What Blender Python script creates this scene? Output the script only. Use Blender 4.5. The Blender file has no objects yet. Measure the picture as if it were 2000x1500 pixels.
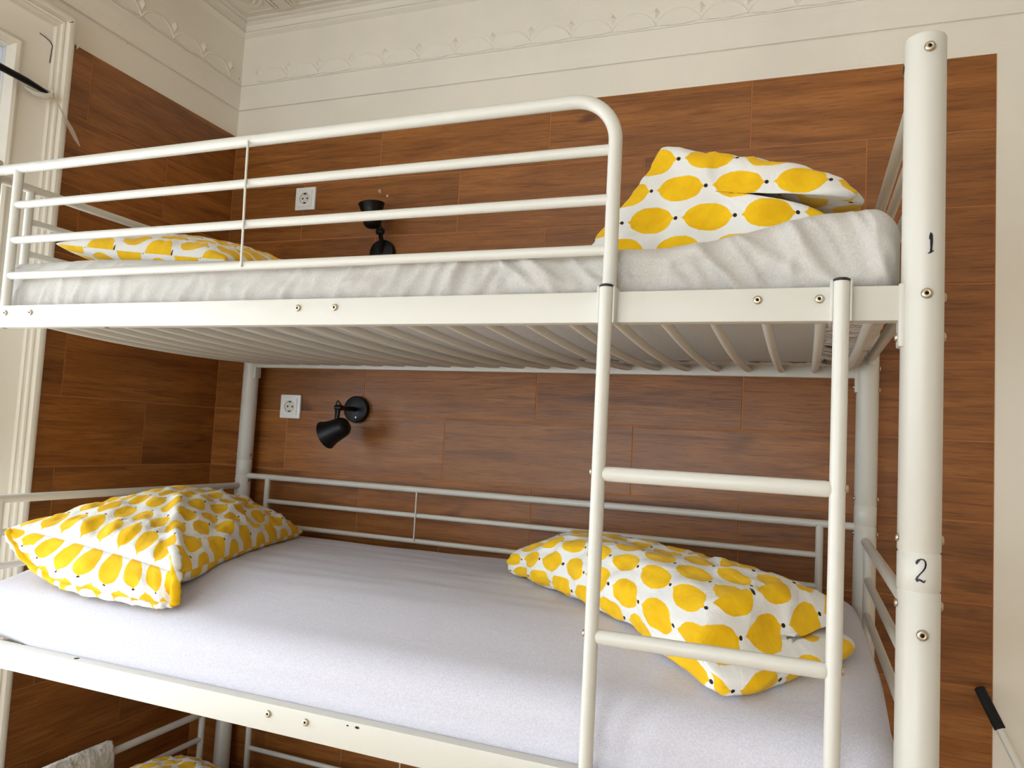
import bpy, bmesh, math, random
from mathutils import Vector, Matrix, noise
random.seed(7)
PI = math.pi
scene = bpy.context.scene
COL = scene.collection
ZT = 2.55                       # height of the top edge of the wall tiles above the floor

# ------------------------------------------------------------------ camera
cam_d = bpy.data.cameras.new('camera')
cam = bpy.data.objects.new('camera', cam_d)
COL.objects.link(cam)
cam.location = (1.93174, -2.15935, ZT - 1.05138)
cam.rotation_euler = (1.6422, -0.0524, 0.3510)
cam.rotation_mode = 'XYZ'
cam_d.sensor_fit = 'HORIZONTAL'
cam_d.sensor_width = 36.0
cam_d.lens = 36.0 * 1462.37 / 2000.0
cam_d.clip_start = 0.02
scene.camera = cam

# ------------------------------------------------------------------ daylight and exposure
world = bpy.data.worlds.new('sky')
scene.world = world
world.use_nodes = True
bg = world.node_tree.nodes['Background']
bg.inputs['Color'].default_value = (0.88, 0.94, 1.0, 1)
bg.inputs['Strength'].default_value = 6.1
scene.view_settings.view_transform = 'Standard'
scene.view_settings.look = 'None'
scene.view_settings.gamma = 1.0
scene.view_settings.exposure = 0.10
scene.view_settings.use_curve_mapping = False
scene.cycles.use_denoising = True
scene.cycles.max_bounces = 7
scene.cycles.diffuse_bounces = 4
scene.cycles.transparent_max_bounces = 6
scene.cycles.sample_clamp_indirect = 8.0
scene.cycles.glossy_bounces = 3
scene.cycles.use_adaptive_sampling = True
scene.cycles.adaptive_threshold = 0.08
scene.cycles.adaptive_min_samples = 16
scene.cycles.caustics_reflective = False
scene.cycles.caustics_refractive = False

# window of the room and two added fill openings: (along, low z, high z)
WIN_L = (-2.05, -0.848, 0.30, ZT - 0.095)      # left wall, y range and z range
WIN_FILL_L = (-3.80, -2.55, 0.30, ZT - 0.095)       # unseen window added to the left wall to brighten the frontal faces
WIN_FILL_B = (0.25, 1.95, 0.50, 2.60)               # unseen window added behind the photographer as front fill, x range
RX, RY, RZ = 5.40, -4.40, ZT + 0.440           # room extents

def portal(name, loc, rot, sx, sy):
    l = bpy.data.lights.new(name, 'AREA')
    l.shape = 'RECTANGLE'; l.size = sx; l.size_y = sy
    l.cycles.is_portal = True
    o = bpy.data.objects.new(name, l); COL.objects.link(o)
    o.location = loc; o.rotation_euler = rot
    return o
portal('daylight_portal', (-0.26, (WIN_L[0] + WIN_L[1]) / 2, (WIN_L[2] + WIN_L[3]) / 2), (0, -PI / 2, 0), WIN_L[3] - WIN_L[2], WIN_L[1] - WIN_L[0])
portal('daylight_portal', (-0.26, (WIN_FILL_L[0] + WIN_FILL_L[1]) / 2, (WIN_FILL_L[2] + WIN_FILL_L[3]) / 2), (0, -PI / 2, 0), WIN_FILL_L[3] - WIN_FILL_L[2], WIN_FILL_L[1] - WIN_FILL_L[0])

portal('daylight_portal', ((WIN_FILL_B[0] + WIN_FILL_B[1]) / 2, RY - 0.22, (WIN_FILL_B[2] + WIN_FILL_B[3]) / 2), (PI / 2, 0, 0), WIN_FILL_B[1] - WIN_FILL_B[0], WIN_FILL_B[3] - WIN_FILL_B[2])

# ------------------------------------------------------------------ node helpers and materials
def sock(nt, x):
    return x
class NB:
    """tiny helper that chains math nodes"""
    def __init__(s, nt): s.nt = nt
    def m(s, op, *a, clamp=False):
        n = s.nt.nodes.new('ShaderNodeMath'); n.operation = op; n.use_clamp = clamp
        for i, v in enumerate(a):
            if isinstance(v, (int, float)): n.inputs[i].default_value = v
            else: s.nt.links.new(v, n.inputs[i])
        return n.outputs[0]
    def step(s, lo, hi, x):
        n = s.nt.nodes.new('ShaderNodeMapRange'); n.interpolation_type = 'SMOOTHSTEP'
        n.inputs[1].default_value = lo; n.inputs[2].default_value = hi
        s.nt.links.new(x, n.inputs[0]); return n.outputs[0]
    def mix(s, f, a, b):
        n = s.nt.nodes.new('ShaderNodeMix'); n.data_type = 'RGBA'
        for i, v in ((0, f), (6, a), (7, b)):
            if isinstance(v, (int, float)): n.inputs[i].default_value = v
            elif isinstance(v, tuple): n.inputs[i].default_value = (*v, 1) if len(v) == 3 else v
            else: s.nt.links.new(v, n.inputs[i])
        return n.outputs[2]
    def noise(s, vec, scale, detail=3.0, rough=0.5, dist=0.0):
        n = s.nt.nodes.new('ShaderNodeTexNoise')
        n.inputs['Scale'].default_value = scale; n.inputs['Detail'].default_value = detail
        n.inputs['Roughness'].default_value = rough; n.inputs['Distortion'].default_value = dist
        if vec is not None: s.nt.links.new(vec, n.inputs['Vector'])
        return n.outputs['Fac']
    def mapping(s, vec, scale=(1, 1, 1), loc=(0, 0, 0)):
        n = s.nt.nodes.new('ShaderNodeMapping')
        n.inputs['Scale'].default_value = scale; n.inputs['Location'].default_value = loc
        s.nt.links.new(vec, n.inputs['Vector']); return n.outputs[0]
    def coord(s, kind):
        n = s.nt.nodes.new('ShaderNodeTexCoord'); return n.outputs[kind]
    def bump(s, h, strength=0.2, dist=0.01):
        n = s.nt.nodes.new('ShaderNodeBump'); n.inputs['Strength'].default_value = strength
        n.inputs['Distance'].default_value = dist; s.nt.links.new(h, n.inputs['Height']); return n.outputs[0]

def srgb(r, g, b):
    f = lambda c: (c / 255) / 12.92 if c / 255 <= 0.04045 else ((c / 255 + 0.055) / 1.055) ** 2.4
    return (f(r), f(g), f(b))
def mat(name, color=(0.8, 0.8, 0.8), rough=0.5, metal=0.0, spec=0.5):
    m = bpy.data.materials.new(name); m.use_nodes = True
    b = m.node_tree.nodes['Principled BSDF']
    b.inputs['Base Color'].default_value = (*color, 1)
    b.inputs['Roughness'].default_value = rough
    b.inputs['Metallic'].default_value = metal
    b.inputs['Specular IOR Level'].default_value = spec
    return m, m.node_tree, b, NB(m.node_tree)

M = {}
# powder coated white steel, faint orange-peel
m, nt, b, q = mat('white_powder_coat', srgb(216, 212, 203), 0.36)
nt.links.new(q.bump(q.noise(q.coord('Object'), 420, 2), 0.04, 0.001), b.inputs['Normal']); M['steel_white'] = m
# plaster
def plaster(name, col, bs):
    m, nt, b, q = mat(name, col, 0.7, 0, 0.3)
    co = q.coord('Object')
    n1 = q.noise(co, 2.2, 4); n2 = q.noise(co, 70, 4, 0.6)
    dark = tuple(c * 0.93 for c in col)
    nt.links.new(q.mix(q.step(0.35, 0.7, n1), col, dark), b.inputs['Base Color'])
    nt.links.new(q.bump(n2, bs, 0.004), b.inputs['Normal'])
    return m
M['plaster'] = plaster('painted_plaster', srgb(248, 240, 226), 0.22)
M['relief'] = plaster('painted_relief', srgb(248, 240, 227), 0.10)
M['casing'] = plaster('gloss_paint', srgb(244, 236, 222), 0.06)
M['casing'].node_tree.nodes['Principled BSDF'].inputs['Roughness'].default_value = 0.4
# wood look porcelain tile
def wood(name, c_lo, c_mid, c_hi, rough, axis_scale=(1.2, 9.0, 9.0)):
    m, nt, b, q = mat(name, c_mid, rough, 0, 0.48)
    oi = nt.nodes.new('ShaderNodeObjectInfo')
    comb = nt.nodes.new('ShaderNodeCombineXYZ')
    nt.links.new(q.m('MULTIPLY', oi.outputs['Random'], 37.0), comb.inputs[0])
    nt.links.new(q.m('MULTIPLY', oi.outputs['Random'], 11.0), comb.inputs[2])
    add = nt.nodes.new('ShaderNodeVectorMath'); add.operation = 'ADD'
    nt.links.new(q.coord('Object'), add.inputs[0]); nt.links.new(comb.outputs[0], add.inputs[1])
    v = add.outputs[0]
    big = q.noise(q.mapping(v, axis_scale), 1.6, 5, 0.55, 0.9)
    fine = q.noise(q.mapping(v, (11, 230, 230)), 1.0, 3, 0.7, 0.6)
    streak = q.noise(q.mapping(v, (1.8, 30, 30)), 1.0, 4, 0.62, 1.6)
    knot = q.noise(q.mapping(v, (3.0, 8, 8)), 1.3, 2, 0.5, 0.4)
    col = q.mix(q.step(0.3, 0.72, big), c_mid, c_hi)
    col = q.mix(q.m('MULTIPLY', q.step(0.44, 0.74, streak), 0.55), col, c_lo)
    col = q.mix(q.m('MULTIPLY', q.step(0.48, 0.66, fine), 0.45), col, c_lo)
    col = q.mix(q.m('MULTIPLY', q.step(0.66, 0.80, knot), 0.7), col, tuple(c * 0.6 for c in c_lo))
    # every tile a slightly different shade
    hsv = nt.nodes.new('ShaderNodeHueSaturation')
    nt.links.new(col, hsv.inputs['Color'])
    nt.links.new(q.m('ADD', q.m('MULTIPLY', oi.outputs['Random'], 0.30), 0.86), hsv.inputs['Value'])
    nt.links.new(hsv.outputs[0], b.inputs['Base Color'])
    nt.links.new(q.bump(q.m('ADD', fine, streak), 0.25, 0.002), b.inputs['Normal'])
    return m
M['tile'] = wood('wood_look_tile', srgb(84, 44, 14), srgb(140, 84, 33), srgb(168, 106, 50), 0.37)
m, nt, b, q = mat('grout', srgb(184, 118, 70), 0.8); M['grout'] = m
M['floor'] = wood('floor_boards', srgb(150, 118, 84), srgb(190, 156, 118), srgb(210, 178, 140), 0.4)
# fabrics
def weave(nt, b, q, scale=900, strength=0.12):
    uv = q.coord('UV')
    sep = nt.nodes.new('ShaderNodeSeparateXYZ'); nt.links.new(uv, sep.inputs[0])
    wx = q.m('SINE', q.m('MULTIPLY', sep.outputs[0], scale)); wy = q.m('SINE', q.m('MULTIPLY', sep.outputs[1], scale))
    return sep, q.m('ADD', q.m('MULTIPLY', wx, wy), 0.0)
def sheet(name, col):
    m, nt, b, q = mat(name, col, 0.85, 0, 0.15)
    co = q.coord('Object')
    th = q.noise(q.mapping(co, (260, 900, 900)), 1.0, 3, 0.7)
    th2 = q.noise(q.mapping(co, (900, 260, 260)), 1.0, 3, 0.7)
    t = q.m('MULTIPLY', q.m('ADD', th, th2), 0.5)
    nt.links.new(q.mix(q.step(0.38, 0.62, t), tuple(c * 0.86 for c in col), tuple(min(1, c * 1.07) for c in col)), b.inputs['Base Color'])
    wr = q.noise(q.mapping(co, (9, 22, 22)), 1.0, 4, 0.6, 0.8)
    nt.links.new(q.bump(q.m('ADD', q.m('MULTIPLY', wr, 3.0), t), 0.12, 0.004), b.inputs['Normal'])
    b.inputs['Sheen Weight'].default_value = 0.15
    return m
M['sheet_grey'] = sheet('grey_jersey_sheet', srgb(206, 200, 194))
M['sheet_white'] = sheet('pale_jersey_sheet', srgb(217, 214, 225))
M['ticking'] = sheet('mattress_ticking', srgb(225, 214, 205))
def lemons(name, mode, px, py, ln, ht):
    """printed cotton: yellow lemons with a small dark stem end on off-white, laid out in metres of UV"""
    m, nt, b, q = mat(name, srgb(236, 233, 229), 0.8, 0, 0.2)
    uv = q.coord('UV')
    sep = nt.nodes.new('ShaderNodeSeparateXYZ'); nt.links.new(uv, sep.inputs[0])
    u, v = sep.outputs[0], sep.outputs[1]
    cu, cv = q.m('DIVIDE', u, px), q.m('DIVIDE', v, py)
    if mode == 'A': cv = q.m('ADD', cv, q.m('MULTIPLY', q.m('FLOORED_MODULO', q.m('FLOOR', cu), 2.0), 0.5))
    else: cu = q.m('ADD', cu, q.m('MULTIPLY', q.m('FLOORED_MODULO', q.m('FLOOR', cv), 2.0), 0.5))
    x = q.m('MULTIPLY', q.m('SUBTRACT', q.m('FRACT', cu), 0.5), px)
    y = q.m('ABSOLUTE', q.m('MULTIPLY', q.m('SUBTRACT', q.m('FRACT', cv), 0.5), py))
    a, h = ln * 0.44, ht * 0.5
    ax = q.m('ABSOLUTE', x)
    e = q.m('MULTIPLY', q.m('SQRT', q.m('MAXIMUM', q.m('SUBTRACT', 1.0, q.m('POWER', q.m('DIVIDE', ax, a), 2.2)), 0.0)), h)
    nub = q.m('MULTIPLY', q.m('SUBTRACT', 1.0, q.m('DIVIDE', ax, ln * 0.5)), h * 1.45)
    bound = q.m('MAXIMUM', e, q.m('MINIMUM', nub, h * 0.98))
    inside = q.step(-0.0006, 0.0006, q.m('SUBTRACT', bound, y))
    dx = q.m('SUBTRACT', x, ln * 0.52)
    dot = q.step(-0.0004, 0.0004, q.m('SUBTRACT', 0.0034, q.m('SQRT', q.m('ADD', q.m('MULTIPLY', dx, dx), q.m('MULTIPLY', y, y)))))
    shade = q.noise(uv, 26, 3)
    yel = q.mix(q.step(0.35, 0.7, shade), srgb(246, 196, 22), srgb(236, 182, 14))
    col = q.mix(inside, srgb(236, 233, 229), yel)
    col = q.mix(dot, col, srgb(38, 34, 38))
    nt.links.new(col, b.inputs['Base Color'])
    wr = q.noise(uv, 16, 5, 0.6, 0.6); th = q.noise(uv, 700, 2)
    nt.links.new(q.bump(q.m('ADD', q.m('MULTIPLY', wr, 4.0), q.m('MULTIPLY', th, 0.25)), 0.25, 0.006), b.inputs['Normal'])
    b.inputs['Sheen Weight'].default_value = 0.1
    return m
M['lemon_pillow'] = lemons('lemon_print_pillow', 'A', 0.082, 0.057, 0.077, 0.047)
M['lemon_duvet'] = lemons('lemon_print_duvet', 'B', 0.098, 0.054, 0.086, 0.047)
M['black'] = mat('black_lacquer', srgb(9, 9, 10), 0.40, 0, 0.3)[0]
M['black_plastic'] = mat('black_plastic', srgb(14, 15, 20), 0.5)[0]
M['grip'] = mat('black_foam_grip', srgb(10, 11, 16), 0.8)[0]
M['zinc'] = mat('zinc_bolt', srgb(196, 182, 162), 0.36, 1.0)[0]
M['clip'] = mat('earth_clip_metal', srgb(96, 90, 82), 0.4, 1.0)[0]
M['hole'] = mat('dark_hole', srgb(22, 18, 16), 0.9)[0]
M['ink'] = mat('navy_marker_paint', srgb(14, 16, 44), 0.5)[0]
M['socket'] = mat('socket_plastic', srgb(240, 238, 234), 0.3)[0]
M['socket_in'] = mat('socket_insert', srgb(222, 216, 204), 0.35)[0]
M['lens'] = mat('lamp_diffuser', srgb(226, 214, 196), 0.3)[0]
M['crack'] = mat('dirt_crack', srgb(52, 44, 34), 0.9)[0]
M['putty'] = plaster('dried_putty', srgb(226, 220, 208), 0.5)
M['plug'] = mat('pink_wall_plug', srgb(222, 180, 160), 0.6)[0]
M['pole'] = mat('white_pole_paint', srgb(232, 226, 214), 0.4)[0]
M['vinyl'] = mat('window_vinyl', srgb(236, 238, 240), 0.35)[0]
# towel
m, nt, b, q = mat('terry_cotton', srgb(236, 228, 216), 0.95, 0, 0.05)
nt.links.new(q.bump(q.noise(q.coord('Object'), 260, 3, 0.7), 1.0, 0.006), b.inputs['Normal']); M['terry'] = m
# clear pane: transparent with a slight reflection
def pane_mat(name, frosted):
    m = bpy.data.materials.new(name); m.use_nodes = True; nt = m.node_tree; nt.nodes.clear()
    out = nt.nodes.new('ShaderNodeOutputMaterial'); mx = nt.nodes.new('ShaderNodeMixShader')
    gl = nt.nodes.new('ShaderNodeBsdfGlossy'); gl.inputs['Roughness'].default_value = 0.02 if not frosted else 0.3
    if frosted:
        tr = nt.nodes.new('ShaderNodeBsdfTranslucent'); tr.inputs['Color'].default_value = (0.54, 0.55, 0.56, 1)
        df = nt.nodes.new('ShaderNodeBsdfDiffuse'); df.inputs['Color'].default_value = (0.5, 0.5, 0.5, 1)
        mx2 = nt.nodes.new('ShaderNodeMixShader'); mx2.inputs[0].default_value = 0.3
        nt.links.new(tr.outputs[0], mx2.inputs[1]); nt.links.new(df.outputs[0], mx2.inputs[2]); src = mx2.outputs[0]
    else:
        tr = nt.nodes.new('ShaderNodeBsdfTransparent'); tr.inputs['Color'].default_value = (0.94, 0.96, 0.96, 1); src = tr.outputs[0]
    mx.inputs[0].default_value = 0.06
    nt.links.new(src, mx.inputs[1]); nt.links.new(gl.outputs[0], mx.inputs[2]); nt.links.new(mx.outputs[0], out.inputs[0])
    return m
M['glass'] = pane_mat('clear_pane', False)
M['frosted'] = pane_mat('frosted_pane', True)
m = bpy.data.materials.new('clear_tape'); m.use_nodes = True
b = m.node_tree.nodes['Principled BSDF']; b.inputs['Base Color'].default_value = (*srgb(225, 205, 190), 1)
b.inputs['Alpha'].default_value = 0.5; b.inputs['Roughness'].default_value = 0.2; M['tape'] = m

# ------------------------------------------------------------------ mesh helpers
class MB:
    def __init__(s): s.v = []; s.f = []; s.uv = {}
    def add(s, vs, fs):
        o = len(s.v); s.v += [tuple(x) for x in vs]; s.f += [tuple(i + o for i in f) for f in fs]
    def box(s, x0, x1, y0, y1, z0, z1):
        x0, x1 = sorted((x0, x1)); y0, y1 = sorted((y0, y1)); z0, z1 = sorted((z0, z1))
        s.add([(x0, y0, z0), (x1, y0, z0), (x1, y1, z0), (x0, y1, z0), (x0, y0, z1), (x1, y0, z1), (x1, y1, z1), (x0, y1, z1)],
              [(0, 3, 2, 1), (4, 5, 6, 7), (0, 1, 5, 4), (1, 2, 6, 5), (2, 3, 7, 6), (3, 0, 4, 7)])
        return s
    def tube(s, pts, r, seg=16, caps=True, closed=False, sx=1.0):
        """sweep a circle along a polyline; r number or list; sx squashes one axis"""
        P = [Vector(p) for p in pts]; n = len(P)
        T = []
        for i in range(n):
            a = P[i - 1] if (i > 0 or closed) else P[i]
            c = P[(i + 1) % n] if (i < n - 1 or closed) else P[i]
            T.append((c - a).normalized())
        up = Vector((0, 0, 1)) if abs(T[0].z) < 0.9 else Vector((0, 1, 0))
        nrm = (up - T[0] * up.dot(T[0])).normalized()
        base = len(s.v)
        for i in range(n):
            nrm = (nrm - T[i] * nrm.dot(T[i])).normalized()
            bn = T[i].cross(nrm)
            rr = r[i] if isinstance(r, (list, tuple)) else r
            for k in range(seg):
                a = 2 * PI * k / seg
                s.v.append(tuple(P[i] + nrm * (math.cos(a) * rr) + bn * (math.sin(a) * rr * sx)))
        m = n if closed else n - 1
        for i in range(m):
            for k in range(seg):
                a, b2 = base + i * seg + k, base + i * seg + (k + 1) % seg
                c, d = base + ((i + 1) % n) * seg + (k + 1) % seg, base + ((i + 1) % n) * seg + k
                s.f.append((a, d, c, b2))
        if caps and not closed:
            s.f.append(tuple(base + k for k in range(seg)))
            s.f.append(tuple(base + (n - 1) * seg + k for k in reversed(range(seg))))
        return s
    def lathe(s, prof, origin=(0, 0, 0), axis=(0, 0, 1), seg=24):
        """revolve (radius, height) pairs about an axis"""
        A = Vector(axis).normalized(); O = Vector(origin)
        up = Vector((0, 0, 1)) if abs(A.z) < 0.9 else Vector((1, 0, 0))
        X = (up - A * up.dot(A)).normalized(); Y = A.cross(X)
        base = len(s.v)
        for r, h in prof:
            for k in range(seg):
                a = 2 * PI * k / seg
                s.v.append(tuple(O + A * h + X * (math.cos(a) * r) + Y * (math.sin(a) * r)))
        for i in range(len(prof) - 1):
            for k in range(seg):
                s.f.append((base + i * seg + k, base + i * seg + (k + 1) % seg, base + (i + 1) * seg + (k + 1) % seg, base + (i + 1) * seg + k))
        if prof[0][0] > 1e-6: s.f.append(tuple(base + k for k in reversed(range(seg))))
        if prof[-1][0] > 1e-6: s.f.append(tuple(base + (len(prof) - 1) * seg + k for k in range(seg)))
        return s
    def sweep_profile(s, prof, place):
        """open profile [(a,b)..] swept along a list of placing functions"""
        base = len(s.v); n = len(prof)
        for fn in place:
            for a, b2 in prof: s.v.append(tuple(fn(a, b2)))
        for j in range(len(place) - 1):
            for i in range(n - 1):
                s.f.append((base + j * n + i, base + j * n + i + 1, base + (j + 1) * n + i + 1, base + (j + 1) * n + i))
        return s
    def mesh(s, name, material, smooth=True, bevel=0.0, angle=35, fix=True):
        me = bpy.data.meshes.new(name)
        me.from_pydata(s.v, [], s.f)
        bm = bmesh.new(); bm.from_mesh(me)
        if fix:
            bmesh.ops.remove_doubles(bm, verts=bm.verts, dist=1e-6)
            bmesh.ops.recalc_face_normals(bm, faces=bm.faces)
        if bevel:
            es = [e for e in bm.edges if len(e.link_faces) == 2 and e.calc_face_angle(0) > 0.6]
            bmesh.ops.bevel(bm, geom=es, offset=bevel, segments=2, profile=0.6, affect='EDGES', clamp_overlap=True)
        bm.to_mesh(me); bm.free()
        if smooth:
            me.polygons.foreach_set('use_smooth', [True] * len(me.polygons))
            me.set_sharp_from_angle(angle=math.radians(angle))
        me.materials.append(M[material])
        return me
def obj(name, me, parent=None, loc=None, rot=None):
    o = bpy.data.objects.new(name, me); COL.objects.link(o)
    if parent is not None: o.parent = parent
    if loc is not None: o.location = loc
    if rot is not None: o.rotation_euler = rot
    return o
def tag(o, label=None, cat=None, group=None, kind=None):
    if label: o['label'] = label
    if cat: o['category'] = cat
    if group: o['group'] = group
    if kind: o['kind'] = kind
    return o
def part(name, mb, material, parent, label=None, **kw):
    o = obj(name, mb.mesh(name, material, **kw), parent)
    if label: o['label'] = label
    return o
def struct(name, mb, material, label=None, **kw):
    o = obj(name, mb.mesh(name, material, **kw)); o['kind'] = 'structure'
    if label: o['label'] = label
    return o
def empty(name, loc=(0, 0, 0), rz=0.0):
    o = bpy.data.objects.new(name, None); COL.objects.link(o)
    o.location = loc; o.rotation_euler = (0, 0, rz); o.empty_display_size = 0.1
    return o

# ------------------------------------------------------------------ room shell
TX = 2.414                       # right end of the tiled field on the back wall
TD = -0.695                      # front end of the tiled field on the left wall
floor = struct('floor', MB().box(0, RX, RY, 0, -0.05, 0), 'floor', 'brown wooden floor under the bunk bed', smooth=False)
wall_back = struct('wall_back', MB().box(-0.25, RX + 0.2, 0.003, 0.2, 0, RZ + 0.1), 'plaster', 'white plastered back wall with brown tiled lower field', smooth=False)
wl = MB()
y0, y1, z0, z1 = WIN_L
w0, w1 = WIN_FILL_L[0], WIN_FILL_L[1]
wl.box(-0.25, -0.003, y1, 0.003, 0, RZ + 0.1); wl.box(-0.25, -0.003, w1, y0, 0, RZ + 0.1); wl.box(-0.25, -0.003, RY - 0.2, w0, 0, RZ + 0.1)
for ya, yb in ((y0, y1), (w0, w1)): wl.box(-0.25, -0.003, ya, yb, z1, RZ + 0.1); wl.box(-0.25, -0.003, ya, yb, 0, z0)
wall_left = struct('wall_left', wl, 'plaster', 'white left wall with window and tiled field beside it', smooth=False)
struct('wall_right', MB().box(RX, RX + 0.2, RY - 0.2, 0.003, 0, RZ + 0.1), 'plaster', 'plain white wall on the right of the room', smooth=False)
wf = MB(); a0, a1, z0f, z1f = WIN_FILL_B
wf.box(-0.25, a0, RY - 0.2, RY, 0, RZ + 0.1); wf.box(a1, RX + 0.2, RY - 0.2, RY, 0, RZ + 0.1)
wf.box(a0, a1, RY - 0.2, RY, z1f, RZ + 0.1); wf.box(a0, a1, RY - 0.2, RY, 0, z0f)
struct('wall_front', wf, 'plaster', 'white wall behind the photographer with an added fill window', smooth=False)
ceiling = struct('ceiling', MB().box(0, RX, RY, 0, RZ, RZ + 0.1), 'relief', 'white relief ceiling with diagonal ribs', smooth=False)

# wood-look tiles, 600 x 200 mm in running bond, each one an object
JOINT = 0.0036
tile_mesh = {}
def tile_me(w, h):
    k = (round(w, 4), round(h, 4))
    if k not in tile_mesh:
        tile_mesh[k] = MB().box(-w / 2, w / 2, 0, 0.0025, -h / 2, h / 2).mesh('tile', 'tile', smooth=False, bevel=0.0007)
    return tile_mesh[k]
def lay_tiles(parent, length, start_even, start_odd, place, rot):
    row = 0; zt = ZT
    while zt > 0.02:
        zb = max(0.0, zt - 0.2)
        cuts = [0.0]; x = start_even if row % 2 == 0 else start_odd
        while x < length - 0.02:
            if x > 0.004: cuts.append(x)
            x += 0.6
        cuts.append(length)
        for a, c in zip(cuts, cuts[1:]):
            w = c - a - JOINT; h = zt - zb - JOINT
            if w < 0.006: continue
            obj('tile', tile_me(w, h), parent, place((a + c) / 2, (zt + zb) / 2), rot)
        zt = zb; row += 1
wall_back_g = part('grout', MB().box(-0.006, TX, 0.0014, 0.0045, 0, ZT), 'grout', wall_back, smooth=False)
wall_left_g = part('grout', MB().box(-0.0045, -0.0014, TD, 0.006, 0, ZT), 'grout', wall_left, smooth=False)
lay_tiles(wall_back, TX, 0.613, 0.313, lambda s, z: (s, 0, z), (0, 0, 0))
lay_tiles(wall_left, -TD, 0.610, 0.310, lambda s, z: (0, -s, z), (0, 0, PI / 2))

# moulded frieze on the back and left wall
FR = [(0, .0965), (.001, .0968), (.001, .0985), (.008, .0990), (.009, .105), (.0095, .120), (.012, .128), (.0145, .136), (.0145, .146), (.015, .1630), (.003, .1640), (.003, .1662), (.0085, .1668), (.0085, .1880), (.0035, .1885), (.0035, .1900), (.007, .1908), (.007, .195), (0, .198)]
BEAD = [(0, .376), (.004, .378), (.016, .382), (.019, .388), (.016, .394), (.009, .396), (.009, .420), (.018, .422), (.021, .426), (.018, .430), (.030, .431), (.034, .434), (.032, .438), (.046, .4385), (.052, .436), (.058, .4385), (.058, .442)]
def wall_trim(name, prof, side, label):
    mb = MB()
    if side == 'back': mb.sweep_profile(prof, [lambda d, z: (d - 0.003, 0.003 - d, ZT + z), lambda d, z: (RX, 0.003 - d, ZT + z)])
    else: mb.sweep_profile(prof, [lambda d, z: (d - 0.003, 0.003 - d, ZT + z), lambda d, z: (d - 0.003, RY, ZT + z)])
    return struct(name, mb, 'relief', label, angle=50)
frieze_b = wall_trim('trim_1', FR, 'back', 'moulded plaster band above the tiles on the back wall')
frieze_l = wall_trim('trim_2', FR, 'left', 'moulded plaster band above the tiles on the left wall')
wall_trim('trim_3', BEAD, 'back', 'stepped plaster cornice under the ceiling on the back wall')
wall_trim('trim_4', BEAD, 'left', 'stepped plaster cornice under the ceiling on the left wall')
# scallops (a raised lip with a shallow disc) and little pyramids between them
PIT = 0.1325
def scallop_mesh():
    mb = MB(); pts = []
    c, r = -0.020, 0.0715
    for i in range(15):
        a = math.radians(22 + 136 * i / 14)
        pts.append((math.cos(a) * r, 0, c + math.sin(a) * r))
    mb.tube(pts, 0.0042, 8)
    fan = [(0, -0.0035, 0.0)] + [(x * .97, -0.0015, max(0.0, z * .97)) for x, _, z in pts]
    mb.add(fan, [(0, i, i + 1) for i in range(1, len(fan) - 1)])
    return mb.mesh('scallop', 'relief', angle=60)
def pyramid_mesh():
    mb = MB(); h = 0.0195
    mb.add([(0, 0, -h), (h * .75, 0, 0), (0, 0, h), (-h * .75, 0, 0), (0, -0.011, 0)], [(0, 1, 4), (1, 2, 4), (2, 3, 4), (3, 0, 4)])
    return mb.mesh('pyramid_stud', 'relief', smooth=False)
sc_me, py_me = scallop_mesh(), pyramid_mesh()
for k in range(24):
    x = 0.0715 + PIT * k
    obj('scallop', sc_me, frieze_b, (x + PIT / 2, 0.003, ZT + 0.197))
    obj('pyramid_stud', py_me, frieze_b, (x, 0.003, ZT + 0.243))
for k in range(9):
    y = -0.060 - PIT * k
    obj('scallop', sc_me, frieze_l, (-0.003, y - PIT / 2, ZT + 0.197), (0, 0, PI / 2))
    obj('pyramid_stud', py_me, frieze_l, (-0.003, y, ZT + 0.243), (0, 0, PI / 2))
# ceiling relief near the corner: diagonal ribs, rosettes
def rib(x0, x1, y0_, y1_):
    w = MB().box(x0, x1, y0_, y1_, RZ - 0.012, RZ)
    part('rib', w, 'relief', ceiling, bevel=0.003)
for k in range(7):
    x = 0.222 + 0.44 * k
    rib(x - 0.024, x + 0.024, -1.45, -0.055)
    for d in (0.034, 0.050): rib(x + d - 0.0055, x + d + 0.0055, -1.45, -0.066); rib(x - d - 0.0055, x - d + 0.0055, -1.45, -0.066)
for k in range(4): rib(0.055, 3.1, -0.37 - 0.36 * k - 0.024, -0.37 - 0.36 * k + 0.024)
ros_me = MB().lathe([(0.0, -0.014), (0.018, -0.012), (0.024, -0.003), (0.036, -0.009), (0.046, -0.002), (0.058, -0.006), (0.064, 0)], seg=20).mesh('rosette', 'relief')
for x, y in ((0.11, -0.14), (0.11, -0.27), (0.44, -0.20), (0.88, -0.20), (1.32, -0.20), (0.44, -0.55), (0.11, -0.55)): obj('rosette', ros_me, ceiling, (x, y, RZ))
for x in (0.33, 0.55, 0.77, 0.99): obj('rosette', ros_me, ceiling, (x, -0.115, RZ)).scale = (.6, .6, 1)

# specks and a plaster drip on the left wall
SPECK = MB().lathe([(0.0, 0.0006), (0.0016, 0.0005), (0.0020, 0.0)], axis=(1, 0, 0), seg=8).mesh('speck', 'crack')
for y, z, k in ((-.500, .094, .7), (-.474, .131, .5), (-.096, .115, .7), (-.062, .241, 1.2), (-.009, .220, .9), (-.127, .122, .5)):
    obj('speck', SPECK, wall_left, (-.0028, y, ZT + z)).scale = (1, k, k)
part('plaster_drip', MB().tube([(0.0, -.664, ZT + .004), (0.001, -.665, ZT - .004), (0.001, -.667, ZT - .011)], [.006, .0035, .0008], 8, sx=.5), 'plaster', wall_left)

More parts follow.
